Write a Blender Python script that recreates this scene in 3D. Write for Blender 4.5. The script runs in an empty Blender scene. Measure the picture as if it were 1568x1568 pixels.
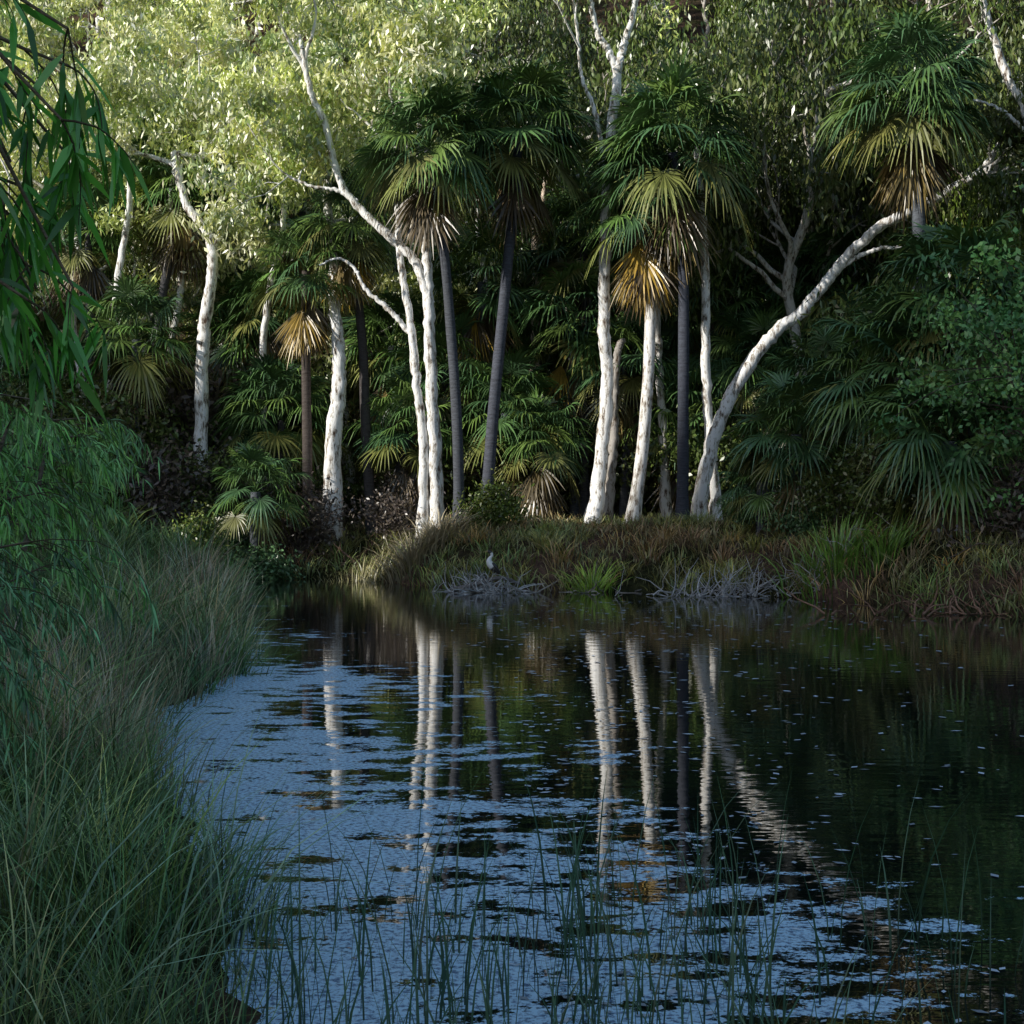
import bpy, math, random
import numpy as np
from mathutils import Vector
R = np.random.default_rng(7)
scene = bpy.context.scene

# ------------------------------------------------------------------ builder
class MB:
    def __init__(s): s.v=[];s.f=[];s.c=[];s.m=[];s.sm=[];s.n=0
    def add(s,v,f,c,mat=0,smooth=False):
        v=np.asarray(v,float).reshape(-1,3); f=np.asarray(f,int).reshape(-1,4)
        c=np.broadcast_to(np.asarray(c,float),(len(v),3))
        s.v.append(v); s.f.append(f+s.n); s.c.append(c)
        s.m.append(np.full(len(f),mat)); s.sm.append(np.full(len(f),smooth)); s.n+=len(v)
    def strips(s,P,S,W,C,mat=0,smooth=True):
        n,k,_=P.shape
        if S.ndim==2: S=S[:,None,:]
        A=P-S*W[...,None]; B=P+S*W[...,None]
        V=np.stack([A,B],2)
        base=(np.arange(n)*k*2)[:,None]+np.arange(k-1)[None]*2
        F=np.stack([base,base+1,base+3,base+2],-1).reshape(-1,4)
        C=np.broadcast_to(C,(n,k,3)); CC=np.repeat(C[:,:,None,:],2,2)
        s.add(V.reshape(-1,3),F,CC.reshape(-1,3),mat,smooth)
    def tube(s,pts,rad,k=8,col=(1,1,1),mat=1,rng=None,rough=0.0):
        pts=np.asarray(pts,float); n=len(pts); rad=np.broadcast_to(np.asarray(rad,float),(n,))
        t=np.gradient(pts,axis=0); t/=np.linalg.norm(t,axis=1)[:,None]+1e-9
        ref=np.array([0.13,1.0,0.07]) if abs(t[:,1]).mean()<.8 else np.array([1.0,.1,.1])
        u=np.cross(t,ref); u/=np.linalg.norm(u,axis=1)[:,None]+1e-9
        w=np.cross(t,u)
        a=np.arange(k)/k*2*math.pi
        rr=rad[:,None]*np.ones((n,k))
        if rng is not None and rough>0:
            nz=rng.normal(0,1,(n,k)); nz=(nz+np.roll(nz,1,1))/2
            nz[1:-1]=(nz[:-2]+nz[1:-1]*2+nz[2:])/4
            rr=rr*(1+rough*nz)
        V=pts[:,None]+rr[...,None]*(np.cos(a)[None,:,None]*u[:,None]+np.sin(a)[None,:,None]*w[:,None])
        i=np.arange(n-1)[:,None]*k; j=np.arange(k)[None]; j2=(j+1)%k
        F=np.stack([i+j,i+j2,i+k+j2,i+k+j],-1).reshape(-1,4)
        c=np.asarray(col,float)
        if c.ndim==2: c=np.repeat(c,k,0)
        s.add(V.reshape(-1,3),F,c,mat,True)
    def leaves(s,cen,d,L,W,rng,col,mat=0):
        n=len(cen); d=d/(np.linalg.norm(d,axis=1)[:,None]+1e-9)
        r=rng.normal(0,1,(n,3)); b=np.cross(d,r); b/=np.linalg.norm(b,axis=1)[:,None]+1e-9
        L=np.broadcast_to(L,(n,))[:,None]/2; W=np.broadcast_to(W,(n,))[:,None]/2
        V=np.stack([cen-d*L,cen+b*W-d*L*.15,cen+d*L,cen-b*W-d*L*.15],1)
        F=np.arange(n*4).reshape(-1,4)
        C=np.repeat(np.broadcast_to(col,(n,3))[:,None],4,1)
        s.add(V.reshape(-1,3),F,C.reshape(-1,3),mat,False)
    def mesh(s,name,mats):
        v=np.concatenate(s.v).astype(np.float32); f=np.concatenate(s.f).astype(np.int32)
        c=np.concatenate(s.c); m=np.concatenate(s.m).astype(np.int32); sm=np.concatenate(s.sm)
        me=bpy.data.meshes.new(name)
        me.vertices.add(len(v)); me.vertices.foreach_set('co',v.ravel())
        me.loops.add(len(f)*4); me.loops.foreach_set('vertex_index',f.ravel())
        me.polygons.add(len(f)); me.polygons.foreach_set('loop_start',(np.arange(len(f))*4).astype(np.int32))
        me.polygons.foreach_set('material_index',m); me.polygons.foreach_set('use_smooth',sm)
        me.update(calc_edges=True)
        a=me.color_attributes.new('Col','FLOAT_COLOR','POINT')
        a.data.foreach_set('color',np.concatenate([c,np.ones((len(c),1))],1).astype(np.float32).ravel())
        for x in mats: me.materials.append(x)
        return me
    def obj(s,name,mats,loc=(0,0,0)):
        o=bpy.data.objects.new(name,s.mesh(name,mats)); scene.collection.objects.link(o); o.location=loc
        return o

def inst(name,me,loc,rotz=0,sc=1,parent=None):
    o=bpy.data.objects.new(name,me); scene.collection.objects.link(o)
    o.location=loc; o.rotation_euler=(0,0,rotz); o.scale=(sc,sc,sc) if np.isscalar(sc) else sc
    if parent: o.parent=parent
    return o

def smooth(pts,n):
    p=np.asarray(pts,float); m=len(p)
    e=np.vstack([2*p[0]-p[1],p,2*p[-1]-p[-2]])
    out=[]
    for u in np.linspace(0,m-1-1e-6,n):
        i=int(u); t=u-i; a,b,c,d=e[i],e[i+1],e[i+2],e[i+3]
        out.append(.5*((2*b)+(-a+c)*t+(2*a-5*b+4*c-d)*t*t+(-a+3*b-3*c+d)*t**3))
    return np.array(out)

# ------------------------------------------------------------------ materials
def newmat(name):
    m=bpy.data.materials.new(name); m.use_nodes=True; nt=m.node_tree; nt.nodes.clear()
    return m,nt,nt.nodes,nt.links
def mat_leaf(name,trans=0.0,gloss=.06,rough=.35):
    m,nt,N,K=newmat(name)
    out=N.new('ShaderNodeOutputMaterial'); at=N.new('ShaderNodeAttribute'); at.attribute_name='Col'
    d=N.new('ShaderNodeBsdfDiffuse'); K.new(at.outputs['Color'],d.inputs['Color']); last=d.outputs[0]
    if trans>0:
        tr=N.new('ShaderNodeBsdfTranslucent')
        tint=N.new('ShaderNodeMix'); tint.data_type='RGBA'; tint.blend_type='MULTIPLY'; tint.inputs[0].default_value=1
        tint.inputs[7].default_value=(1.25,1.25,.6,1); K.new(at.outputs['Color'],tint.inputs[6]); K.new(tint.outputs[2],tr.inputs['Color'])
        mx=N.new('ShaderNodeMixShader'); mx.inputs[0].default_value=trans
        K.new(last,mx.inputs[1]); K.new(tr.outputs[0],mx.inputs[2]); last=mx.outputs[0]
    if gloss>0:
        g=N.new('ShaderNodeBsdfGlossy'); g.inputs['Roughness'].default_value=rough; g.inputs['Color'].default_value=(1,1,1,1)
        mx=N.new('ShaderNodeMixShader'); mx.inputs[0].default_value=gloss
        K.new(last,mx.inputs[1]); K.new(g.outputs[0],mx.inputs[2]); last=mx.outputs[0]
    K.new(last,out.inputs[0]); return m
def mat_bark(name,white=True):
    m,nt,N,K=newmat(name)
    out=N.new('ShaderNodeOutputMaterial'); at=N.new('ShaderNodeAttribute'); at.attribute_name='Col'
    geo=N.new('ShaderNodeNewGeometry'); mp=N.new('ShaderNodeMapping')
    mp.inputs['Scale'].default_value=(5,5,1.6) if white else (3,3,14)
    K.new(geo.outputs['Position'],mp.inputs['Vector'])
    no=N.new('ShaderNodeTexNoise'); no.inputs['Scale'].default_value=1.5; no.inputs['Detail'].default_value=5; no.inputs['Roughness'].default_value=.72
    K.new(mp.outputs[0],no.inputs['Vector'])
    cr=N.new('ShaderNodeValToRGB'); e=cr.color_ramp.elements
    if white:
        e[0].position=.36; e[0].color=(.13,.09,.07,1); e[1].position=.44; e[1].color=(.6,.56,.5,1)
        x=cr.color_ramp.elements.new(.51); x.color=(1,1,1,1)
    else:
        e[0].position=.3; e[0].color=(.45,.42,.4,1); e[1].position=.7; e[1].color=(1,1,1,1)
    K.new(no.outputs['Fac'],cr.inputs[0])
    mx=N.new('ShaderNodeMix'); mx.data_type='RGBA'; mx.blend_type='MULTIPLY'; mx.inputs[0].default_value=1
    K.new(at.outputs['Color'],mx.inputs[6]); K.new(cr.outputs[0],mx.inputs[7])
    p=N.new('ShaderNodeBsdfDiffuse')
    K.new(mx.outputs[2],p.inputs['Color'])
    bp=N.new('ShaderNodeBump'); bp.inputs['Strength'].default_value=.6; bp.inputs['Distance'].default_value=.06
    K.new(no.outputs['Fac'],bp.inputs['Height']); K.new(bp.outputs[0],p.inputs['Normal'])
    K.new(p.outputs[0],out.inputs[0]); return m
def mat_ground():
    m,nt,N,K=newmat('ground_soil')
    out=N.new('ShaderNodeOutputMaterial'); geo=N.new('ShaderNodeNewGeometry')
    n1=N.new('ShaderNodeTexNoise'); n1.inputs['Scale'].default_value=.3; n1.inputs['Detail'].default_value=5
    n2=N.new('ShaderNodeTexNoise'); n2.inputs['Scale'].default_value=5; n2.inputs['Detail'].default_value=5; n2.inputs['Roughness'].default_value=.7
    K.new(geo.outputs['Position'],n1.inputs['Vector']); K.new(geo.outputs['Position'],n2.inputs['Vector'])
    c1=N.new('ShaderNodeValToRGB'); e=c1.color_ramp.elements
    e[0].position=.42; e[0].color=(.045,.05,.025,1); e[1].position=.6; e[1].color=(.15,.10,.08,1)
    c2=N.new('ShaderNodeValToRGB'); e=c2.color_ramp.elements
    e[0].position=.35; e[0].color=(.35,.35,.35,1); e[1].position=.7; e[1].color=(1.3,1.2,1.1,1)
    K.new(n1.outputs['Fac'],c1.inputs[0]); K.new(n2.outputs['Fac'],c2.inputs[0])
    mx=N.new('ShaderNodeMix'); mx.data_type='RGBA'; mx.blend_type='MULTIPLY'; mx.inputs[0].default_value=1
    K.new(c1.outputs[0],mx.inputs[6]); K.new(c2.outputs[0],mx.inputs[7])
    p=N.new('ShaderNodeBsdfDiffuse'); K.new(mx.outputs[2],p.inputs['Color'])
    bp=N.new('ShaderNodeBump'); bp.inputs['Strength'].default_value=.8; bp.inputs['Distance'].default_value=.15
    K.new(n2.outputs['Fac'],bp.inputs['Height']); K.new(bp.outputs[0],p.inputs['Normal'])
    K.new(p.outputs[0],out.inputs[0]); return m
def mat_water():
    m,nt,N,K=newmat('pond_water')
    def math_(op,a,b=None,c=None):
        x=N.new('ShaderNodeMath'); x.operation=op
        for i,v in enumerate([a,b,c]):
            if v is None: continue
            if isinstance(v,(int,float)): x.inputs[i].default_value=v
            else: K.new(v,x.inputs[i])
        return x.outputs[0]
    out=N.new('ShaderNodeOutputMaterial'); geo=N.new('ShaderNodeNewGeometry'); pos=geo.outputs['Position']
    sep=N.new('ShaderNodeSeparateXYZ'); K.new(pos,sep.inputs[0])
    def noise(sc,scale,detail=4,rough=.55):
        mp=N.new('ShaderNodeMapping'); mp.inputs['Scale'].default_value=sc; K.new(pos,mp.inputs['Vector'])
        n=N.new('ShaderNodeTexNoise'); n.inputs['Scale'].default_value=scale; n.inputs['Detail'].default_value=detail; n.inputs['Roughness'].default_value=rough
        K.new(mp.outputs[0],n.inputs['Vector']); return n.outputs['Fac']
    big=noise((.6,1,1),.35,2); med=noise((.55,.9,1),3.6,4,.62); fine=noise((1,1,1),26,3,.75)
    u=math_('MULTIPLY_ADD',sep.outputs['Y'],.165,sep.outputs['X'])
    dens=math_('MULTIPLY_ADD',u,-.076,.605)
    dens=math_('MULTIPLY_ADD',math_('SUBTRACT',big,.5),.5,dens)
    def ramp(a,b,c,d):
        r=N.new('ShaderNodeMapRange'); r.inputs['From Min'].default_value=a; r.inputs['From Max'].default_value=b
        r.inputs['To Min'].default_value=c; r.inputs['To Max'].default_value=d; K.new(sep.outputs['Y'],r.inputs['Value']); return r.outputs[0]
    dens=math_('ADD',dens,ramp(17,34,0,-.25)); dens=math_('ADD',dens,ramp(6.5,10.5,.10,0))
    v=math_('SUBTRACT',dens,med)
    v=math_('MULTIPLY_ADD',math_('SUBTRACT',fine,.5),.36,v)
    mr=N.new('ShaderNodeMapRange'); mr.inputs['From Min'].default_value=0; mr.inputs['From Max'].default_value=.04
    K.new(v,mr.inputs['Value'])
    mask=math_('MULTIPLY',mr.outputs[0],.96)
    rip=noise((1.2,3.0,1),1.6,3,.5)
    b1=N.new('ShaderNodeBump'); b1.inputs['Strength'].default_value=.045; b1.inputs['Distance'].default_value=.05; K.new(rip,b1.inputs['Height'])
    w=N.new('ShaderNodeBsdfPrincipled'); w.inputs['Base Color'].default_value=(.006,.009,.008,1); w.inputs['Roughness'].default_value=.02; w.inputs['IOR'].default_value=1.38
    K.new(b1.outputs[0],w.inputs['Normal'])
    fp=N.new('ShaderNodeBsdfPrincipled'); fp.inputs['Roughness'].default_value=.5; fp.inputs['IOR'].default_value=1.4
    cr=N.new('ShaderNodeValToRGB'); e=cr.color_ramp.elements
    e[0].position=.39; e[0].color=(.07,.15,.27,1); e[1].position=.53; e[1].color=(.54,.82,.99,1)  # floating film; blue sky sheen painted into its base colour
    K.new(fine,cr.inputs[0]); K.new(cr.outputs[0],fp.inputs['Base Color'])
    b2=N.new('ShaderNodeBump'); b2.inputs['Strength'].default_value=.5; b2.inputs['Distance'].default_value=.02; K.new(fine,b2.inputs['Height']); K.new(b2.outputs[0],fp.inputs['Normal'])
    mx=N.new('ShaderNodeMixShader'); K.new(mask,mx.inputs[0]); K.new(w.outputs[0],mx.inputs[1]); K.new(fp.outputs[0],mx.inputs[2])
    K.new(mx.outputs[0],out.inputs[0]); return m

LEAFT=mat_leaf('sunlit_leaf',.28,.17,.5); LEAF=mat_leaf('leaf',0,.05); FROND=mat_leaf('palm_frond',0,.07,.4)
GRASS=mat_leaf('grass_blade',0,.05,.4)
WBARK=mat_bark('paper_bark',True); PBARK=mat_bark('palm_bark',False)
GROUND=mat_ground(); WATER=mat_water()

# ------------------------------------------------------------------ terrain
def vnoise(x,y,seed=0):
    return (np.sin(x*1.0+seed)*np.cos(y*1.13+seed*2)+.5*np.sin(x*2.3+y*1.7+seed)+.3*np.cos(x*4.1-y*3.7+seed*3))/1.8
def ysh(x): return np.interp(x,[-60,-12,-8,-5,-3.5,-1.5,0,3,7,9.7,13,18,30,60],[60,52,50,49,46.5,42.5,41.5,41,38,31,26,22,20,20])
def xsh(y): return np.interp(y,[-20,0,6.4,8.25,10.3,13.3,16.3,20.3,34,48,60],[-1.,-1.0,-1.03,-1.33,-2.0,-3.0,-3.5,-3.4,-5.7,-8.3,-9.5])
def sstep(t): t=np.clip(t,0,1); return t*t*(3-2*t)
EL=math.radians(20); TE=math.tan(EL)
def H(x,y):
    x=np.asarray(x,float); y=np.asarray(y,float)
    s=np.minimum(np.minimum(ysh(x)-y,x-xsh(y)),y-4.0)+.25*vnoise(x*1.3,y*1.3,1)
    t=-s
    A=.75+1.05*sstep((y-26)/14)
    land=A*(1-np.exp(-np.maximum(t,0)/3.2))
    water=-.9*(1-np.exp(np.minimum(t,0)/1.5))
    h=np.where(t>0,land,water)
    h=h+np.where(t>1,.12*vnoise(x*.8,y*.8,4),0)
    h=h+2.2*sstep((-x-3)/8)*sstep((y-49)/8)
    hb=56*sstep((y-58)/130)*(1+.12*vnoise(x*.06,y*.06,2))
    hb=hb+16*sstep((y-62)/30)
    hb=hb*sstep((x+75)/40)
    # unseen left ridge added to block sun; saddle shaped to light the far bank
    shade_crest=TE*105-.8+np.interp(y,[-160,-90,-40,-6,-3.5,-2,4,6.5,14,25,60,120],[0,12,19,17,11,0,0,4,6,6,8,20])
    hr=shade_crest*np.clip((-38-x)/62,0,1)**2*(1-.5*np.clip((-100-x)/30,0,1))*sstep((y+230)/100)
    return h+np.maximum(hb,hr)*sstep((t)/4)
def axis(a,b,step,mid,far):
    core=np.arange(a,b+step,step)
    def go(v,sg):
        o=[];s=step
        while abs(v)<far:
            s=min(s*1.2,3) if abs(v)<mid else s*1.3
            v+=sg*s; o.append(v)
        return o
    return np.array(go(a,-1)[::-1]+list(core)+go(core[-1],1))
gx=axis(-30,34,.5,150,1500); gy=axis(-12,80,.5,150,1500)
X,Y=np.meshgrid(gx,gy); Z=H(X,Y)
nx,ny=len(gx),len(gy)
mb=MB(); i=(np.arange(ny-1)[:,None]*nx+np.arange(nx-1)[None])
mb.add(np.stack([X,Y,Z],-1).reshape(-1,3),np.stack([i,i+1,i+nx+1,i+nx],-1).reshape(-1,4),(1,1,1),0,True)
mb.obj('ground',[GROUND])
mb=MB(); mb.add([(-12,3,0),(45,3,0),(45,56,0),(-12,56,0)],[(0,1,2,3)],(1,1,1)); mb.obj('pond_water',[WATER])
# ------------------------------------------------------------------ tree parts
def unit(v): return v/(np.linalg.norm(v)+1e-9)
def sprout(mb,rng,p,d,L,r,depth,ends,col,up=.15,nch=4):
    n=6; pts=[np.array(p,float)]; d=unit(np.array(d,float))
    for k in range(n-1):
        d=unit(d+rng.normal(0,.22,3)+np.array([0,0,up*.3])); pts.append(pts[-1]+d*L/(n-1))
    mb.tube(pts,np.linspace(r,r*.45,n),6 if r>.05 else 4,col,1)
    if depth==0: ends.append((pts[-1],d)); ends.append((pts[3],d)); return
    for c in range(nch):
        q=pts[rng.integers(2,n)] if c else pts[-1]
        dd=unit(d+rng.normal(0,.65,3)+np.array([0,0,up]))
        sprout(mb,rng,q,dd,L*rng.uniform(.5,.75),r*.5,depth-1,ends,col,up,nch)
def clumps(mb,rng,ends,n,sig,L,W,cols,weep=.8,vert=.75):
    cols=np.array(cols)
    for (p,d) in ends:
        m=int(n*rng.uniform(.4,1.6)); s=sig*rng.uniform(.7,1.3)
        cen=p+rng.normal(0,1,(m,3))*np.array([s,s,s*vert])+np.array([0,0,-.15*weep])
        dd=rng.normal(0,.6,(m,3))+np.array([0,0,-weep])
        c=cols[rng.integers(0,len(cols))]*rng.uniform(.5,1.25)
        mb.leaves(cen,dd,L*rng.uniform(.7,1.3,m),W*rng.uniform(.7,1.3,m),rng,np.minimum(c*rng.uniform(.7,1.3,(m,1)),.92))
PALE=[(.80,.84,.34),(.66,.76,.22),(.88,.86,.52),(.28,.40,.08)]  # canopy leaves, sun glare painted in as raised albedo
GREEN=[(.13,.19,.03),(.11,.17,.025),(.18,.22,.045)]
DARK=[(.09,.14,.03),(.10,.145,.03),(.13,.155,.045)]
WH=(.90,.89,.87)
def gen_tree(seed,Ht,cols,bark=WH,r=.2,weep=.8,n=74,L=.28,W=.09,sig=.29,depth=2,fork=.5,nl=8,nch=3,mat=None,vert=.75):
    rng=np.random.default_rng(seed); mb=MB()
    k=9; z=np.linspace(-.6,Ht*.72,k); w=np.cumsum(rng.normal(0,.2,(k,2)),0); w[0]=0
    pts=np.column_stack([w,z]); sp=smooth(pts,24)
    mb.tube(sp,np.linspace(r,r*.45,24),10,bark,1,rng,.1)
    ends=[]
    for a in range(nl):
        f=rng.uniform(fork,1.0) if a else 1.0
        q=sp[int(f*23)]; az=a*2.4+rng.uniform(-.5,.5)
        sprout(mb,rng,q,(math.cos(az),math.sin(az),rng.uniform(.3,1.1)),Ht*rng.uniform(.16,.28),r*.4,depth,ends,bark,nch=nch)
    clumps(mb,rng,ends,n,sig,L,W,cols,weep,vert)
    return mb.mesh('tree_mesh',[mat or LEAF,WBARK])

def frond(mb,rng,o,az,el,pet,bl,bend,droop,col,spread=2.2,nseg=32):
    ca,sa=math.cos(az),math.sin(az)
    d0=np.array([math.cos(el)*ca,math.cos(el)*sa,math.sin(el)])
    el2=el-bend; f=np.array([math.cos(el2)*ca,math.cos(el2)*sa,math.sin(el2)])
    mid=o+d0*pet*.5; e=mid+unit(d0+f)*pet*.5
    P=np.array([[o,mid,e]]); 
    side=np.array([-sa,ca,0]); 
    mb.strips(P,side[None],np.array([[.02,.015,.012]])*bl,np.array(col)*1.1,0)
    nrm=np.cross(f,side); ro=rng.normal(0,.3); side=unit(side*math.cos(ro)+nrm*math.sin(ro)); nrm=np.cross(f,side)
    th=np.linspace(-spread,spread,nseg); dth=2*spread/nseg
    D=np.cos(th)[:,None]*f+np.sin(th)[:,None]*side+nrm*(.12-.1*np.cos(th))[:,None]
    T=-np.sin(th)[:,None]*f+np.cos(th)[:,None]*side
    sgn=np.where(np.arange(nseg)%2,1,-1)[:,None]
    T=T+nrm*sgn*.35; T/=np.linalg.norm(T,axis=1)[:,None]
    Ls=bl*(.8+.2*np.cos(th))*rng.uniform(.88,1.08,nseg)
    t=np.array([.04,.5,.76,1.0])
    P=e+D[:,None]*Ls[:,None,None]*t[None,:,None]
    P=P-np.array([0,0,1.])*(droop*bl*(t**3)[None,:,None]*rng.uniform(.5,1.5,(nseg,1,1)))
    hw=.5*Ls*math.tan(dth/2)*1.02
    W=np.stack([hw*.1,hw,hw*.5,hw*.05],1)
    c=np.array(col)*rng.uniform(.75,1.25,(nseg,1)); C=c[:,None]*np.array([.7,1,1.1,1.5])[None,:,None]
    mb.strips(P,T,W,C,0,False)
GP=[(.075,.15,.045),(.095,.18,.04),(.06,.13,.05),(.125,.20,.045)]
DEAD=[(.19,.14,.05),(.15,.10,.045),(.12,.09,.05),(.27,.20,.06)]
def palm_crown(mb,rng,o,R_=1.8,green=34,dead=14,skirt=1.0,gold=0):
    o=np.array(o,float)
    for i in range(green):
        q=i/green; el=math.radians(86-118*q**.85+rng.normal(0,7)); az=i*2.399+rng.normal(0,.25)
        g=np.array(GP[rng.integers(0,4)])*rng.uniform(.7,1.35)
        if q>.84: g=g*.6+np.array(DEAD[3])*.5
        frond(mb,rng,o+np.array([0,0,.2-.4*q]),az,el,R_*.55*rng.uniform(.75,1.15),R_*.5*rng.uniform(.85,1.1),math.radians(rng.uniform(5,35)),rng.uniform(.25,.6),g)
    for i in range(dead):
        el=math.radians(rng.uniform(-88,-62)); az=i*2.399+rng.normal(0,.4)
        g=np.array(DEAD[rng.integers(0,4)])*rng.uniform(.5,1.2)
        if gold and rng.random()<gold: g=np.array((.42,.27,.04))*rng.uniform(.7,1.2)
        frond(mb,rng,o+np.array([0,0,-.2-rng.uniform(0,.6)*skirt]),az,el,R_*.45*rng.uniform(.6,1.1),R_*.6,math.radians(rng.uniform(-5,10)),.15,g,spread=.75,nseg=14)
def palm(mb,rng,pts,r=.16,R_=1.8,green=34,dead=14,col=(.16,.17,.19),mat=1,skirt=1.0,gold=0):
    sp=smooth(pts,30); rr=np.linspace(r*1.1,r*.85,30); rr[:3]*=[1.5,1.25,1.1]
    mb.tube(sp,rr,9,col,mat,rng,.05)
    palm_crown(mb,rng,sp[-1],R_,green,dead,skirt,gold)

# ------------------------------------------------------------------ hero paperbarks (x, z) profiles, real metres
def base_z(x,y): return float(H(x,y))
def hero(name,y0,limbs,seed,cols=GREEN,n=110,bark=WH,depth=2,leafs=True,L=.27,W=.085,sig=.34,nsp=3,nch=3,sl=2.0,mat=None):
    rng=np.random.default_rng(seed); mb=MB(); ph=rng.uniform(0,6); ends=[]
    yy=lambda z: y0+.25*math.sin(z*.6+ph)
    for j,(pts,r0,r1,top) in enumerate(limbs):
        p=[(x,yy(z),z) for x,z in pts]
        if j==0 or top=='rootcrown':
            p[0]=(p[0][0],p[0][1],base_z(p[0][0],p[0][1])-.3)
        sp=smooth(p,14+8*len(p)); n_=len(sp)
        sp[1:-1]+=rng.normal(0,.014,(n_-2,3))
        rr=np.linspace(r0,r1,n_)*.84
        if j==0 or top=='rootcrown': rr[:8]*=np.linspace(1.3,1,8)
        mb.tube(sp,rr,14,bark,1,rng,.14)
        if top is True or top=='rootcrown':
            d=sp[-1]-sp[-4]
            for a in range(nsp):
                sprout(mb,rng,sp[-1-a*3],unit(d)+rng.normal(0,.6,3),sl,r1*.7,depth,ends,bark,nch=nch)
    if leafs and ends: clumps(mb,rng,ends,n,sig,L,W,cols,.9)
    return mb.obj(name,[mat or LEAF,WBARK])
P='paperbark_tree'
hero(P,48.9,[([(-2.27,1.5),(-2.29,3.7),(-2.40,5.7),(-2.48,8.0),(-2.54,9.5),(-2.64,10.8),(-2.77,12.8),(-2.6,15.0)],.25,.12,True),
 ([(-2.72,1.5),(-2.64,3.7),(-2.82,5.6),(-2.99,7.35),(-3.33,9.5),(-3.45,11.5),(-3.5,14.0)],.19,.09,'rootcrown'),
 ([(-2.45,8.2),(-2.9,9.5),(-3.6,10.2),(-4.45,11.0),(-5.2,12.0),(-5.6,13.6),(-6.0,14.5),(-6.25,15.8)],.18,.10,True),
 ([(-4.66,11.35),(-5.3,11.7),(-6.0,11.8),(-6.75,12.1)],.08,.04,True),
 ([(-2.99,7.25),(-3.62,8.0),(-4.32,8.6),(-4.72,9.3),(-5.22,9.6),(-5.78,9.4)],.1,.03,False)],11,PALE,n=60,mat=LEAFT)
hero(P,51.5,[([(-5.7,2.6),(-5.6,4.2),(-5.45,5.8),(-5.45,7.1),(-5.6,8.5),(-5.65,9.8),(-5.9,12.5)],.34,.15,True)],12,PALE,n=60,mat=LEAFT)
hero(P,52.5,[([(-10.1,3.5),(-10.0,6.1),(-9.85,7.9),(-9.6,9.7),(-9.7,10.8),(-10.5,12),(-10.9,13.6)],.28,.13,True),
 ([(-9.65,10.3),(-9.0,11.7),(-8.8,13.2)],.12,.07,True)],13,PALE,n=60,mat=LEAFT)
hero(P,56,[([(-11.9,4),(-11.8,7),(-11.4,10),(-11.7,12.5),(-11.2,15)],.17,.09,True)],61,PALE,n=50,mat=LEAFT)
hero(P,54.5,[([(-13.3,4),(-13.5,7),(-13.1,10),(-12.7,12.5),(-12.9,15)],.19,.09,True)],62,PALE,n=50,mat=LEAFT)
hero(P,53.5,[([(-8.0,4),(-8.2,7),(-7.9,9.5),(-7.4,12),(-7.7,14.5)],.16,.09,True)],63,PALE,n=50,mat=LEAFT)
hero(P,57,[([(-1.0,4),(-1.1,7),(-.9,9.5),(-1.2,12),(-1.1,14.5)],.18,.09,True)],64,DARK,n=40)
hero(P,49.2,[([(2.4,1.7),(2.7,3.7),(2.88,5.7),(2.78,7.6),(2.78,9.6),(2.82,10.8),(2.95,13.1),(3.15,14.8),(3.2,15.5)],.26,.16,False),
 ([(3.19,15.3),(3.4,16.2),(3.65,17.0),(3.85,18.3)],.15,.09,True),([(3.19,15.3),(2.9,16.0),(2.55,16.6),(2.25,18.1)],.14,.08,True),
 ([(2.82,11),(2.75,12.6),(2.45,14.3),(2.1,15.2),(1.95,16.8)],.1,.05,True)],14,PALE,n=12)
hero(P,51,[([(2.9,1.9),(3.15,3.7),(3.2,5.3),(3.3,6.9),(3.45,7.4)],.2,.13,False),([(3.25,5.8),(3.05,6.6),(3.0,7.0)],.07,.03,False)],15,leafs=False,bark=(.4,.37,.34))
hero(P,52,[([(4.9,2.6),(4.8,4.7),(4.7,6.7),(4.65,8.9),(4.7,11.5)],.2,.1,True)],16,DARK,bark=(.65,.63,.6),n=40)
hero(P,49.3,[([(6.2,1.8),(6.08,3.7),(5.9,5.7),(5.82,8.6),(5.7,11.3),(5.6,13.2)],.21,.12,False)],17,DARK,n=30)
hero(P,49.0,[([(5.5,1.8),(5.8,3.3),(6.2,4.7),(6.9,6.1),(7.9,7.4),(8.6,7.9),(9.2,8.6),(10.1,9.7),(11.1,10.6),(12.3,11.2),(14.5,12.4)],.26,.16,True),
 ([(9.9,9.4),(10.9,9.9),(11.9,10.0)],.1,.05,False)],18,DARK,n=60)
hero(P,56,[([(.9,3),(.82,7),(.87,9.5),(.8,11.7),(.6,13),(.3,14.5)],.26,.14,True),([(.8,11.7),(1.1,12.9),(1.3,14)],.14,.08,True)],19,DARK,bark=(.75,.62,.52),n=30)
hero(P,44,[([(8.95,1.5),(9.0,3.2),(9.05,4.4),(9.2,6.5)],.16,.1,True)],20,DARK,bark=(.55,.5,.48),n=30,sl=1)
hero(P,47,[([(15.2,2),(15.2,8),(14.9,13),(14.3,14.6),(13.7,16.5),(13.3,18)],.2,.1,True),([(14.9,12.8),(14.1,13.6),(13.3,13.9)],.07,.04,False)],21,DARK,n=40)
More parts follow.
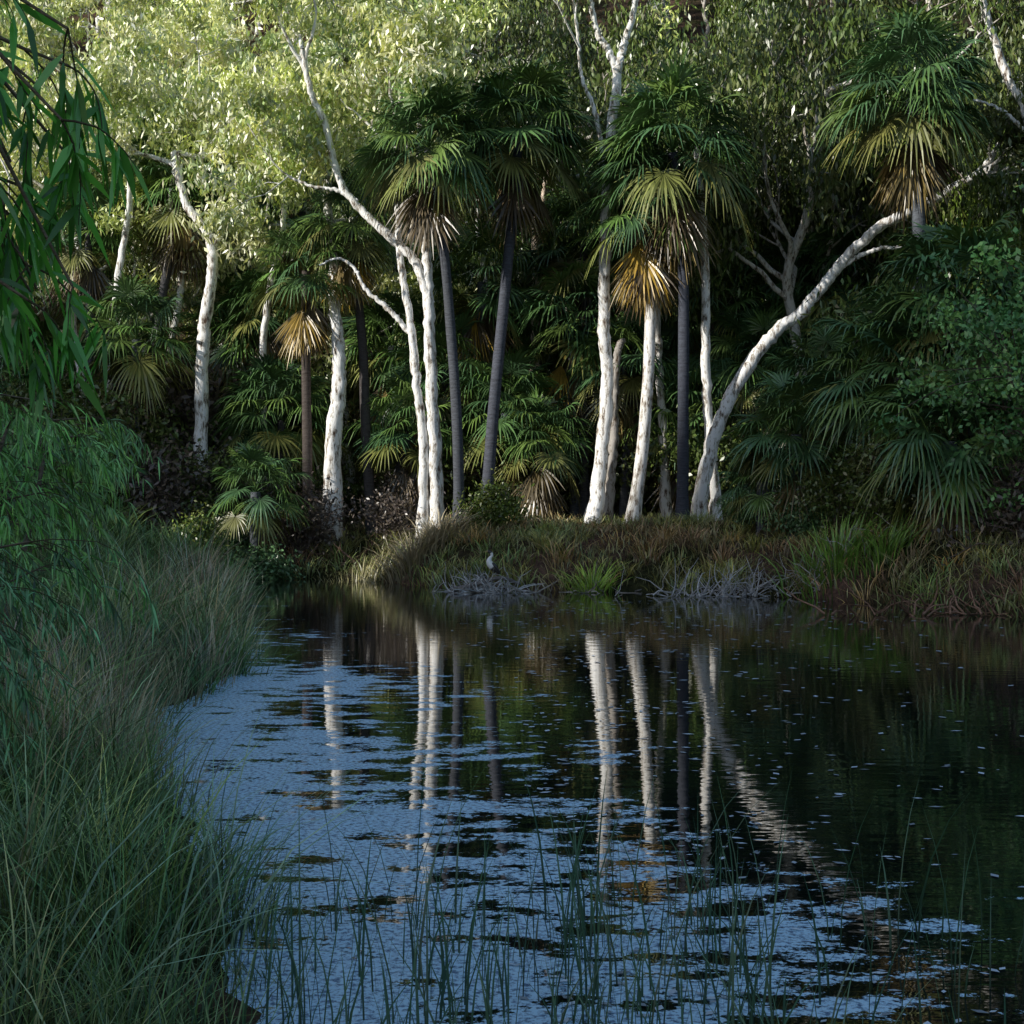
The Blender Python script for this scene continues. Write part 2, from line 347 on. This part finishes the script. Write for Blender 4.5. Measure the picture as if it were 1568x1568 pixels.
# ------------------------------------------------------------------ hero palms
def hpalm(y,pts,r=.16,R_=1.8,green=36,dead=14,seed=0,col=(.17,.19,.22),mat=PBARK,gold=0):
    rng=np.random.default_rng(seed); mb=MB()
    p=[(x,y+.1*math.sin(z),z) for x,z in pts]; p[0]=(p[0][0],y,base_z(p[0][0],y)-.2)
    palm(mb,rng,p,r,R_,green,dead,col,1,1.0,gold)
    return mb.obj('fan_palm',[FROND,mat])
hpalm(51.5,[(-6.45,2),(-6.45,4),(-6.5,6.5),(-6.5,9.6)],.16,2.0,28,26,1,(.13,.11,.10),gold=.4)
hpalm(52,[(-4.45,2),(-4.65,4.7),(-4.8,7.7),(-5.2,11.2)],.16,2.1,32,24,2,(.11,.10,.10),gold=.4)
hpalm(47.6,[(-1.52,2),(-1.6,4.6),(-1.8,7.5),(-2.05,10.3),(-2.45,12.6)],.15,2.45,56,14,3,(.12,.13,.15))
hpalm(49.0,[(-.83,2),(-.53,5.3),(-.27,8.0),(.05,11.3),(.2,13.4)],.17,2.55,52,16,4,(.12,.13,.16))
hpalm(48.2,[(5.02,2),(5.05,5),(5.05,9.5),(4.75,12.6)],.17,2.75,60,14,5,(.10,.11,.14))
hpalm(48.8,[(3.58,1.7),(3.88,3.7),(4.04,5.6),(4.14,7.5),(4.2,9.4),(3.95,11.0)],.18,2.3,34,34,6,(.85,.83,.8),WBARK,gold=.55)
hpalm(45,[(11.3,2),(11.2,6),(11.2,10),(11.05,13.4)],.19,2.6,56,20,7)
hpalm(53,[(-.2,2),(-.2,5.2)],.18,2.4,44,6,8)
hpalm(54,[(2.1,2),(2.0,8.2)],.18,2.6,40,22,9,gold=.1)
hpalm(54,[(-1,2),(-1.0,9.6)],.18,2.5,28,28,10,gold=.3)
hpalm(55,[(7.0,2),(7.1,8.7)],.18,2.6,40,12,31)
hpalm(60,[(-14.4,3),(-14.4,10.2)],.18,2.6,44,20,32)
hpalm(58,[(-9.6,3),(-9.6,8.4)],.18,2.5,44,10,33)
hpalm(56,[(-4.2,3),(-4.1,7.7)],.18,2.3,44,14,34)
hpalm(49,[(-7.7,2),(-7.7,2.6)],.18,1.8,34,2,35)
hpalm(53,[(-12.3,3),(-12.2,7.6)],.18,2.3,40,14,44)
hpalm(40,[(9.4,1.6),(9.5,5.3)],.2,2.6,50,10,36)
hpalm(42,[(7.3,1.6),(7.3,4.0)],.17,1.9,44,10,37)
hpalm(39.5,[(11.0,1.6),(10.9,7.0)],.2,2.6,54,12,38)
hpalm(44,[(8.3,1.6),(8.3,5.2)],.18,2.0,44,12,39)
hpalm(43,[(6.6,1.6),(6.6,2.8)],.17,1.4,36,10,40)
hpalm(37,[(9.9,1.6),(9.9,3.6)],.2,2.2,44,12,41)
pm=[]
for s in range(4):
    rng=np.random.default_rng(100+s); b=MB(); h=[5.5,7.5,9.5,3.2][s]
    palm(b,rng,[(0,0,-.5),(rng.normal(0,.15),0,h*.5),(rng.normal(0,.4),rng.normal(0,.3),h)],.16,2.4,38,18,(.12,.12,.13)); pm.append(b.mesh('fan_palm_mesh',[FROND,PBARK]))
for i in range(36):
    x=-19+38*((i*.618)%1); y=R.uniform(53.5,64); k=R.integers(0,4)
    inst('fan_palm',pm[k],(x,y,base_z(x,y)),R.uniform(0,6.28),R.uniform(.7,1.1))
for x,y,k,s in [(-3.6,53,3,.9),(1.2,52.6,3,.8),(3.6,53.2,0,.9),(6.2,52.8,3,1),(-7.6,53,3,1),(-2.3,54,0,.9),(8.2,53,0,.9)]:
    inst('fan_palm',pm[k],(x,y,base_z(x,y)),x,s)
# ------------------------------------------------------------------ background forest
tp=[gen_tree(200,15,PALE,WH,.24,mat=LEAFT),gen_tree(201,13,PALE,WH,.2,mat=LEAFT),gen_tree(202,16,PALE,WH,.22,fork=.6,mat=LEAFT)]
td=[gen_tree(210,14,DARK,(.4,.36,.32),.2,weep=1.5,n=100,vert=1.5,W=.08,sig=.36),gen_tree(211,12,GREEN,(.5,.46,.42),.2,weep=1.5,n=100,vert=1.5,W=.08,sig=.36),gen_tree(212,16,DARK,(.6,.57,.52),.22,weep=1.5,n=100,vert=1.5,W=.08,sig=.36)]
for x,y,s,k in [(-9,60,1,0),(-13,58,1.0,1),(-16,62,1.1,2),(-6,58,1.05,1),(-7.5,64,1.1,2),(-3.5,60,1.1,0),(-19,60,1.,0),(-12,68,1.15,0),(-17,70,1.1,1),(-4,68,1.1,2),(-11,64,1.1,2),(-15,57,.9,2),(-1,64,1.1,1)]:
    inst('paperbark_tree',tp[k],(x,y,base_z(x,y)),R.uniform(0,6.28),s)
for x,y,s,k in [(1,60,1.1,2),(4,58,1.1,0),(8,57,1.15,1),(11,55,1.1,2),(14,54,1.1,0),(13.5,51,1,1),(17,55,1.1,2),(6,63,1.2,2),(11,63,1.2,0),(17,48,1,0),(8.4,51.8,1.1,2)]:
    inst('weeping_tree',td[k],(x,y,base_z(x,y)),R.uniform(0,6.28),s)
hf=bpy.data.objects.new('hillside_forest',None); scene.collection.objects.link(hf)
for i in range(52):
    y=R.uniform(70,98); x=(-.5+((i*.618)%1))*.80*y
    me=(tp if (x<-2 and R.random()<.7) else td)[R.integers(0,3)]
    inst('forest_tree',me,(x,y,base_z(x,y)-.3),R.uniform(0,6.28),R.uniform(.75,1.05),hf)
# ------------------------------------------------------------------ shrubs
def shrub(seed,r,h,cols,n=140,L=.16,W=.07,bark=(.2,.17,.14),nst=14,sig=.25,weep=.2):
    rng=np.random.default_rng(seed); b=MB(); ends=[]
    for i in range(nst):
        az=rng.uniform(0,6.28); sp=rng.uniform(.1,1)
        sprout(b,rng,(0,0,-.1),(math.cos(az)*sp*r/h,math.sin(az)*sp*r/h,1),h*rng.uniform(.45,.8),.03,1,ends,bark,up=.1,nch=4)
    clumps(b,rng,ends,n,sig,L,W,cols,weep)
    return b.mesh('shrub_mesh',[LEAF,PBARK])
sh=[shrub(300,1.3,1.6,GREEN,38),shrub(301,1.2,1.3,[(.14,.26,.11),(.11,.22,.09)],38),shrub(302,1.6,2.2,DARK,38),shrub(303,1.3,1.8,[(.14,.11,.08),(.10,.08,.07)],12,nst=22,bark=(.24,.2,.18))]
for i in range(50):
    x=R.uniform(-18,16); y=R.uniform(51.5,59); inst('shrub',sh[[2,0,3,2][R.integers(0,4)]],(x,y,base_z(x,y)),R.uniform(0,6.28),R.uniform(.7,1.5))
for x,y,k,s in [(-7.6,48.8 ,1,1.0),(-8.8,50,1,1.2),(-6.6,50.5,3,1.1),(-10,52,2,1.0),(-.7,47.5,0,.8),(-9.2,46.5,0,.8),(-3.6,49.8,3,.8),(8.2,41,2,.8),(9,38.5,2,.9),(-8.9,53,3,1.2),(-11,51,3,1.5),(-11,56,3,2),(6.5,45,1,.7),(7.4,42,1,.8),(11,35,3,1)]:
    inst('shrub',sh[k],(x,y,base_z(x,y)),R.uniform(0,6.28),s)
big=shrub(310,2.6,6.0,[(.18,.40,.12),(.13,.32,.11),(.24,.47,.13)],60,L=.15,W=.09,nst=30,sig=.26)
inst('leafy_bush',big,(12.3,34.5,base_z(12.3,34.5)),0,1.0); inst('leafy_bush',big,(14.8,38,base_z(14.8,38)),2,1.3)
# ------------------------------------------------------------------ grasses
def blades(mb,rng,bx,by,h,lean,width,c0,c1,bz=None,az=None,jit=.3,cm=None):
    n=len(bx); bz=H(bx,by)-.03 if bz is None else bz
    az=rng.uniform(0,6.28,n) if az is None else az
    ld=np.stack([np.cos(az),np.sin(az),0*az],1); t=np.linspace(0,1,5)
    lean=lean*rng.uniform(.3,1.4,n); B=np.stack([bx,by,bz],1)
    P=B[:,None]+ld[:,None]*(h*lean)[:,None,None]*(t**2)[None,:,None]
    P[...,2]+=h[:,None]*(t[None]-.38*lean[:,None]*t[None]**2.2)
    a2=az+1.57+rng.normal(0,.8,n); S=np.stack([np.cos(a2),np.sin(a2),0*a2],1)
    W=(width*rng.uniform(.6,1.3,n))[:,None]*np.array([.8,1,.85,.55,.05])[None]
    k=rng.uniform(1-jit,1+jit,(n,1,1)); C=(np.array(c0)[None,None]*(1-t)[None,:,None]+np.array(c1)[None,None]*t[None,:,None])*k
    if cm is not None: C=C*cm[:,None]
    mb.strips(P,S,W,C,0,True)
def tussocks(mb,rng,cx,cy,nb,rad,h,lean,width,c0,c1):
    m=len(cx); th=np.repeat(h*rng.uniform(.5,1.4,m),nb); cmul=np.repeat(rng.uniform(.4,1.55,(m,1))*np.stack([rng.uniform(.8,1.5,m),np.ones(m),rng.uniform(.7,1.3,m)],1),nb,0)
    g=rng.normal(0,1,(m*nb,2)); rr=np.repeat(np.broadcast_to(rad,(m,)),nb)
    x=np.repeat(cx,nb)+g[:,0]*rr; y=np.repeat(cy,nb)+g[:,1]*rr
    az=np.arctan2(g[:,1],g[:,0])+rng.normal(0,.5,m*nb)
    w=np.repeat(np.broadcast_to(width,(m,)),nb)
    blades(mb,rng,x,y,th*rng.uniform(.4,1.15,m*nb),lean,w,c0,c1,az=az,cm=cmul)
rng=np.random.default_rng(40); mb=MB()
def left_pts(n,y0,y1,dmin,dmax,pw=1.0):
    y=rng.uniform(0,1,n); y=y0*(y1/y0)**y
    x=xsh(y)-dmin-(dmax-dmin)*rng.uniform(0,1,n)**pw
    return x,y
hh=lambda y,x: np.interp(y,[4,8,16,40],[.55,.75,.95,1.15])*np.interp(xsh(y)-x,[-.2,.2,.9],[.6,.75,1.0])
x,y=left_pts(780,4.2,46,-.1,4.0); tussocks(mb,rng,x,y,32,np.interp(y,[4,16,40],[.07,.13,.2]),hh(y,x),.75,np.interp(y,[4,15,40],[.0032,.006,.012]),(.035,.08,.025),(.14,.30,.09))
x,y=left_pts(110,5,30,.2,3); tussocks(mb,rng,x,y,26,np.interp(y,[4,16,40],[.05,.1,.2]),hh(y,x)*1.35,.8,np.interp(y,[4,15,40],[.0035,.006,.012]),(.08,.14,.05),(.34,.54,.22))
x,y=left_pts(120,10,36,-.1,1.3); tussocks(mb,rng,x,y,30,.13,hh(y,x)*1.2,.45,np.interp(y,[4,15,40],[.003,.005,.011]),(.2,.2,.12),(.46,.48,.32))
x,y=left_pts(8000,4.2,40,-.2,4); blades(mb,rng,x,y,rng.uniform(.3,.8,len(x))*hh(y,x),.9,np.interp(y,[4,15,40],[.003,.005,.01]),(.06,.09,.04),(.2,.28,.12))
mb.obj('left_bank_grass',[GRASS])
mb=MB(); n=620
x=rng.uniform(-12,14,n); d=rng.uniform(0,1,n)**1.2*9-.1; y=ysh(x)+d
o=vnoise(x*.7,y*.5,8); q=o>0.0; hb=np.clip(1.0-d*.06,.4,1.0)
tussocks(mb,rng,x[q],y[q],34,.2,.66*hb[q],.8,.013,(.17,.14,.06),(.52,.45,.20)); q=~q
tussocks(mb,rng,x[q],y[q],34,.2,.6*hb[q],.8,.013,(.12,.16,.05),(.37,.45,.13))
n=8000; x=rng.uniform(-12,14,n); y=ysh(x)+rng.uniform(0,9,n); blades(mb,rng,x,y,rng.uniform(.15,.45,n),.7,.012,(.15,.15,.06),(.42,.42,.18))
mb.obj('far_bank_grass',[GRASS])
def clump(name,cx,cy,r,n,h,c0,c1,w=.018,lean=.5):
    b=MB(); g=rng.normal(0,r,(n,2)); blades(b,rng,cx+g[:,0],cy+g[:,1],rng.uniform(.5,1,n)*h,lean,w,c0,c1,az=np.arctan2(g[:,1],g[:,0])); return b.obj(name,[GRASS])
clump('sedge_clump',2.0,40.8,.22,140,1.2,(.16,.3,.04),(.5,.7,.1),lean=.7)
clump('sedge_clump',7.6,38.2,.5,260,1.3,(.08,.2,.03),(.3,.5,.08),lean=.8)
clump('sedge_clump',8.4,36.9,.35,160,1.0,(.08,.2,.03),(.28,.45,.07),lean=.8)
clump('sedge_clump',-4.6,46.8,.5,300,1.0,(.18,.16,.06),(.42,.38,.17))
clump('sedge_clump',-2.8,46.3,.45,320,1.3,(.22,.18,.1),(.65,.55,.36),lean=.9)
clump('sedge_clump',-2.0,46.6,.45,260,1.2,(.22,.18,.1),(.6,.5,.32),lean=.9)
mb=MB()
n=560; x=np.concatenate([rng.uniform(-1.4,1.1,300),rng.uniform(.6,2.6,100),rng.normal(.35,.09,60),rng.normal(-.35,.09,50),rng.normal(.9,.07,50)]); y=rng.uniform(5.2,8.2,n)-.25*np.abs(x)
blades(mb,rng,x,y,rng.uniform(.2,.95,n),.3,.0048,(.02,.05,.025),(.07,.17,.08),bz=np.full(n,-.05))
n=50; x=rng.uniform(-2,-1.1,n); y=rng.uniform(5.6,8.5,n); blades(mb,rng,x,y,rng.uniform(.9,1.4,n),.9,.005,(.10,.18,.10),(.34,.55,.36),az=rng.normal(.3,.8,n),bz=np.full(n,0.))
mb.obj('foreground_reeds',[GRASS])
clump('sedge_clump',.95,6.2,.05,26,.35,(.15,.32,.05),(.3,.55,.08),w=.005,lean=.4)
# ------------------------------------------------------------------ left lance-leaved tree (near) and weeping shrubs
def spray(mb,rng,start,d,L,nl,ll,lw,col,r=.006,grav=.5,mat=0):
    n=9; pts=[np.array(start,float)]; d=unit(np.array(d,float))
    for k in range(n-1):
        d=unit(d+rng.normal(0,.1,3)+np.array([0,0,-grav/n*1.6])); pts.append(pts[-1]+d*L/(n-1))
    pts=np.array(pts); mb.tube(pts,np.linspace(r,r*.3,n),4,(.12,.11,.07),1)
    u=rng.uniform(.15,1,nl)*(n-1); i=np.minimum(u.astype(int),n-2); f=(u-i)[:,None]
    B=pts[i]*(1-f)+pts[i+1]*f; T=pts[i+1]-pts[i]; T/=np.linalg.norm(T,axis=1)[:,None]
    D=T*.5+rng.normal(0,.45,(nl,3))+np.array([0,0,-.6]); D/=np.linalg.norm(D,axis=1)[:,None]
    t=np.array([0,.3,.65,1.]); l=ll*rng.uniform(.6,1.25,nl)
    Pp=B[:,None]+D[:,None]*l[:,None,None]*t[None,:,None]; Pp[...,2]-=.3*l[:,None]*t[None]**2
    S=np.cross(D,rng.normal(0,1,(nl,3))); S/=np.linalg.norm(S,axis=1)[:,None]
    W=lw*rng.uniform(.7,1.2,nl)[:,None]*np.array([.15,1,.8,.03])[None]
    C=np.array(col)*rng.uniform(.4,1.7,(nl,1,1)); mb.strips(Pp,S,W,C,mat,True)
rng=np.random.default_rng(55); mb=MB()
tx,ty=-3.2,5.6; tz=base_z(tx,ty)
tr=smooth([(tx,ty,tz-.2),(tx+.1,ty,tz+1.5),(tx+.3,ty+.05,tz+3),(tx+.2,ty+.2,tz+4.5)],20); mb.tube(tr,np.linspace(.11,.05,20),9,(.3,.27,.22),1,rng,.08)
for a in range(18):
    q=tr[rng.integers(10,20)]; e=np.array([0,rng.uniform(4.9,6.3),rng.uniform(2.65,3.5)])
    e[0]=-.295*e[1]+rng.uniform(-.12,.14)
    br=smooth([q,(q+e)/2+np.array([0,0,.35]),e],10); mb.tube(br,np.linspace(.02,.005,10),5,(.2,.17,.12),1)
    for b in range(4):
        spray(mb,rng,br[rng.integers(6,10)],(rng.uniform(-.4,.7),rng.normal(0,.5),rng.uniform(-.5,.1)),rng.uniform(.25,.45),13,.16,.0125,(.10,.34,.05),.004,1.2)
LL=mat_leaf('lance_leaf',.25,.05,.3)
mb.obj('lance_leaf_tree',[LL,PBARK])
def weeper(name,cx,cy,hgt,spr,nb,seed,col,ll=.14,lw=.007,nl=26,SL=.9):
    rng=np.random.default_rng(seed); b=MB(); z0=base_z(cx,cy)
    for s in range(5):
        az=rng.uniform(0,6.28); e=np.array([cx+math.cos(az)*spr*.4,cy+math.sin(az)*spr*.4,z0+hgt*rng.uniform(.75,1)])
        st=smooth([(cx,cy,z0-.1),(cx*.5+e[0]*.5+rng.normal(0,.1),cy*.5+e[1]*.5,z0+hgt*.5),e],14); b.tube(st,np.linspace(.05,.012,14),6,(.22,.19,.15),1)
        for k in range(nb):
            q=st[rng.integers(4,14)]; a2=rng.uniform(0,6.28)
            mid=q+np.array([math.cos(a2)*spr*.5,math.sin(a2)*spr*.5,rng.uniform(.0,.4)])*rng.uniform(.3,1)
            b.tube(np.array([q,mid]),[.01,.006],4,(.2,.17,.13),1)
            for m in range(3):
                spray(b,rng,mid,(math.cos(a2+rng.normal(0,.5)),math.sin(a2+rng.normal(0,.5)),rng.uniform(-.1,.6)),SL*rng.uniform(.6,1.2),nl,ll,lw,np.array(col)*rng.uniform(.5,1.5),.004,1.1)
    return b.obj(name,[LEAF,PBARK])
weeper('weeping_shrub',-4.6,13.5,2.9,1.5,10,1,(.13,.34,.07),.16,.009,22)
weeper('weeping_shrub',-5.6,17.5,3.2,1.7,10,2,(.14,.31,.10),.18,.010,22)
weeper('weeping_shrub',-7.6,24,3.2,2.0,10,3,(.15,.32,.06),.2,.015,20)
weeper('weeping_shrub',-3.7,9.6,1.9,1.1,10,4,(.11,.28,.12),.13,.007,22)
weeper('weeping_shrub',-9.2,30,3.2,2.2,10,5,(.17,.32,.06),.22,.018,20)
# ------------------------------------------------------------------ floating leaves, driftwood, bird
mb=MB(); n=2300; y=4.8+32*rng.uniform(0,1,n)**1.2; x=rng.uniform(-.2,1,n)*(.33*y)*rng.uniform(.2,1,n)+.3; k=(x>xsh(y)+.1)&(y<ysh(x)-.4)
k&=(vnoise(x*1.1,y*1.7,6)+rng.uniform(-.3,.5,n)>0)
x,y=x[k],y[k]; n=len(x); a=rng.uniform(0,6.28,n); s=rng.uniform(.010,.036,n)*np.interp(y,[5,30],[.8,1.8])
V=np.stack([np.stack([x+s*np.cos(a+q)*(1.5 if i%2==0 else .7),y+s*np.sin(a+q)*(1.5 if i%2==0 else .7),np.full(n,.006)],1) for i,q in enumerate([0,1.57,3.14,4.71])],1)
mb.add(V.reshape(-1,3),np.arange(n*4).reshape(-1,4),np.repeat(rng.uniform(.25,.9,(n,1))*np.array([.75,.9,1]),4,0)); mb.obj('floating_leaves',[LEAF])
def wood(name,cx,cy,n,L,col,r=.02,spread=.8,up=.6):
    b=MB(); 
    for i in range(n):
        p=np.array([cx+rng.normal(0,spread*.5),cy+rng.normal(0,.3),0]); p[2]=max(base_z(p[0],p[1]),0)+.02; az=rng.uniform(0,6.28); d=np.array([math.cos(az),math.sin(az),rng.uniform(0,up)])
        pts=[p]
        for k in range(5): d=unit(d+rng.normal(0,.35,3)); pts.append(pts[-1]+d*L/5*rng.uniform(.5,1.1))
        pts=np.array(pts); pts[:,2]=np.maximum(pts[:,2],.0); b.tube(pts,np.linspace(r,r*.2,6)*rng.uniform(.3,1.2),5,np.array(col)*rng.uniform(.5,1.2),0)
    return b.obj(name,[PBARK])
wood('driftwood',-.8,40.7,110,.9,(.85,.88,.9),.022,1.0,1.6); wood('driftwood',5.2,38.7,110,1.1,(.8,.82,.84),.02,2.0,1.7); wood('driftwood',1.6,40.6,26,.9,(.6,.56,.5),.025,2)
wood('fallen_branches',9.4,31.8,100,1.3,(.45,.28,.2),.024,3,1.5); wood('fallen_branches',-5.0,50,40,1.2,(.4,.26,.2),.03,1.5,.9); wood('fallen_branches',7.2,38.4,50,1.2,(.7,.7,.7),.018,2.0,1.5)
mb=MB(); mb.tube(smooth([(-1.5,40.7,.05),(-.8,40.6,.22),(-.3,40.65,.36),(.2,40.9,.2)],14),np.linspace(.07,.04,14),8,(.3,.28,.27),0,rng,.1); mb.obj('fallen_log',[PBARK])
mb=MB(); bx,by,bz=-.5,40.63,.42
pf=np.array([(.20,0,.02),(.13,0,.08),(.04,0,.16),(-.04,0,.26),(-.07,0,.34),(-.04,0,.42),(.0,0,.48),(-.03,0,.55),(-.09,0,.58),(-.14,0,.575),(-.24,0,.555)])
rf=[.012,.04,.085,.09,.07,.042,.032,.04,.045,.018,.003]
sp=smooth(pf,34); rr=np.interp(np.linspace(0,10,34),range(11),rf)
cc=np.array([(.9,.9,.89) if 7<i<23 else ((.05,.045,.04) if i<28 else (.3,.25,.1)) for i in range(34)])
mb.tube(sp+np.array([bx,by,bz+.02]),rr,12,cc,0)
for s in (-.035,.035):
    mb.tube(np.array([(bx,by+s,bz+.2),(bx+.02,by+s,bz+.09),(bx-.01,by+s,bz-.06)]),[.014,.009,.008],5,(.1,.09,.05),0)
for s in (-1,1):
    wg=smooth([(bx+.01,by+s*.06,bz+.32),(bx+.10,by+s*.075,bz+.22),(bx+.22,by+s*.03,bz+.04)],8); mb.tube(wg,[.015,.03,.036,.034,.03,.024,.015,.004],7,(.05,.05,.055),0)
mb.obj('water_bird',[LEAF])
# ------------------------------------------------------------------ light, camera
el=EL; hz=np.array([-.9,-.436]); hz/=np.linalg.norm(hz)
sv=Vector((hz[0]*math.cos(el),hz[1]*math.cos(el),math.sin(el)))
w=bpy.data.worlds.new('World'); scene.world=w; w.use_nodes=True; nt=w.node_tree
sky=nt.nodes.new('ShaderNodeTexSky'); sky.sky_type='NISHITA'; sky.sun_disc=False; sky.sun_elevation=el; sky.sun_rotation=math.atan2(hz[0],hz[1])
bg=nt.nodes['Background']; bg.inputs['Strength'].default_value=.15; nt.links.new(sky.outputs[0],bg.inputs[0])
l=bpy.data.lights.new('sun','SUN'); l.energy=5; l.angle=math.radians(.5); l.color=(1,.96,.88)
lo=bpy.data.objects.new('sun',l); scene.collection.objects.link(lo); lo.rotation_euler=sv.to_track_quat('Z','Y').to_euler(); lo.location=(-30,-10,140)
cam=bpy.data.cameras.new('camera'); cam.sensor_width=36; cam.lens=57.4; cam.clip_end=6000; cam.clip_start=.1
co=bpy.data.objects.new('camera',cam); scene.collection.objects.link(co); co.location=(0,0,2.0); co.rotation_euler=(math.radians(90),0,0); scene.camera=co
scene.view_settings.view_transform='Standard'; scene.view_settings.look='None'; scene.view_settings.exposure=0
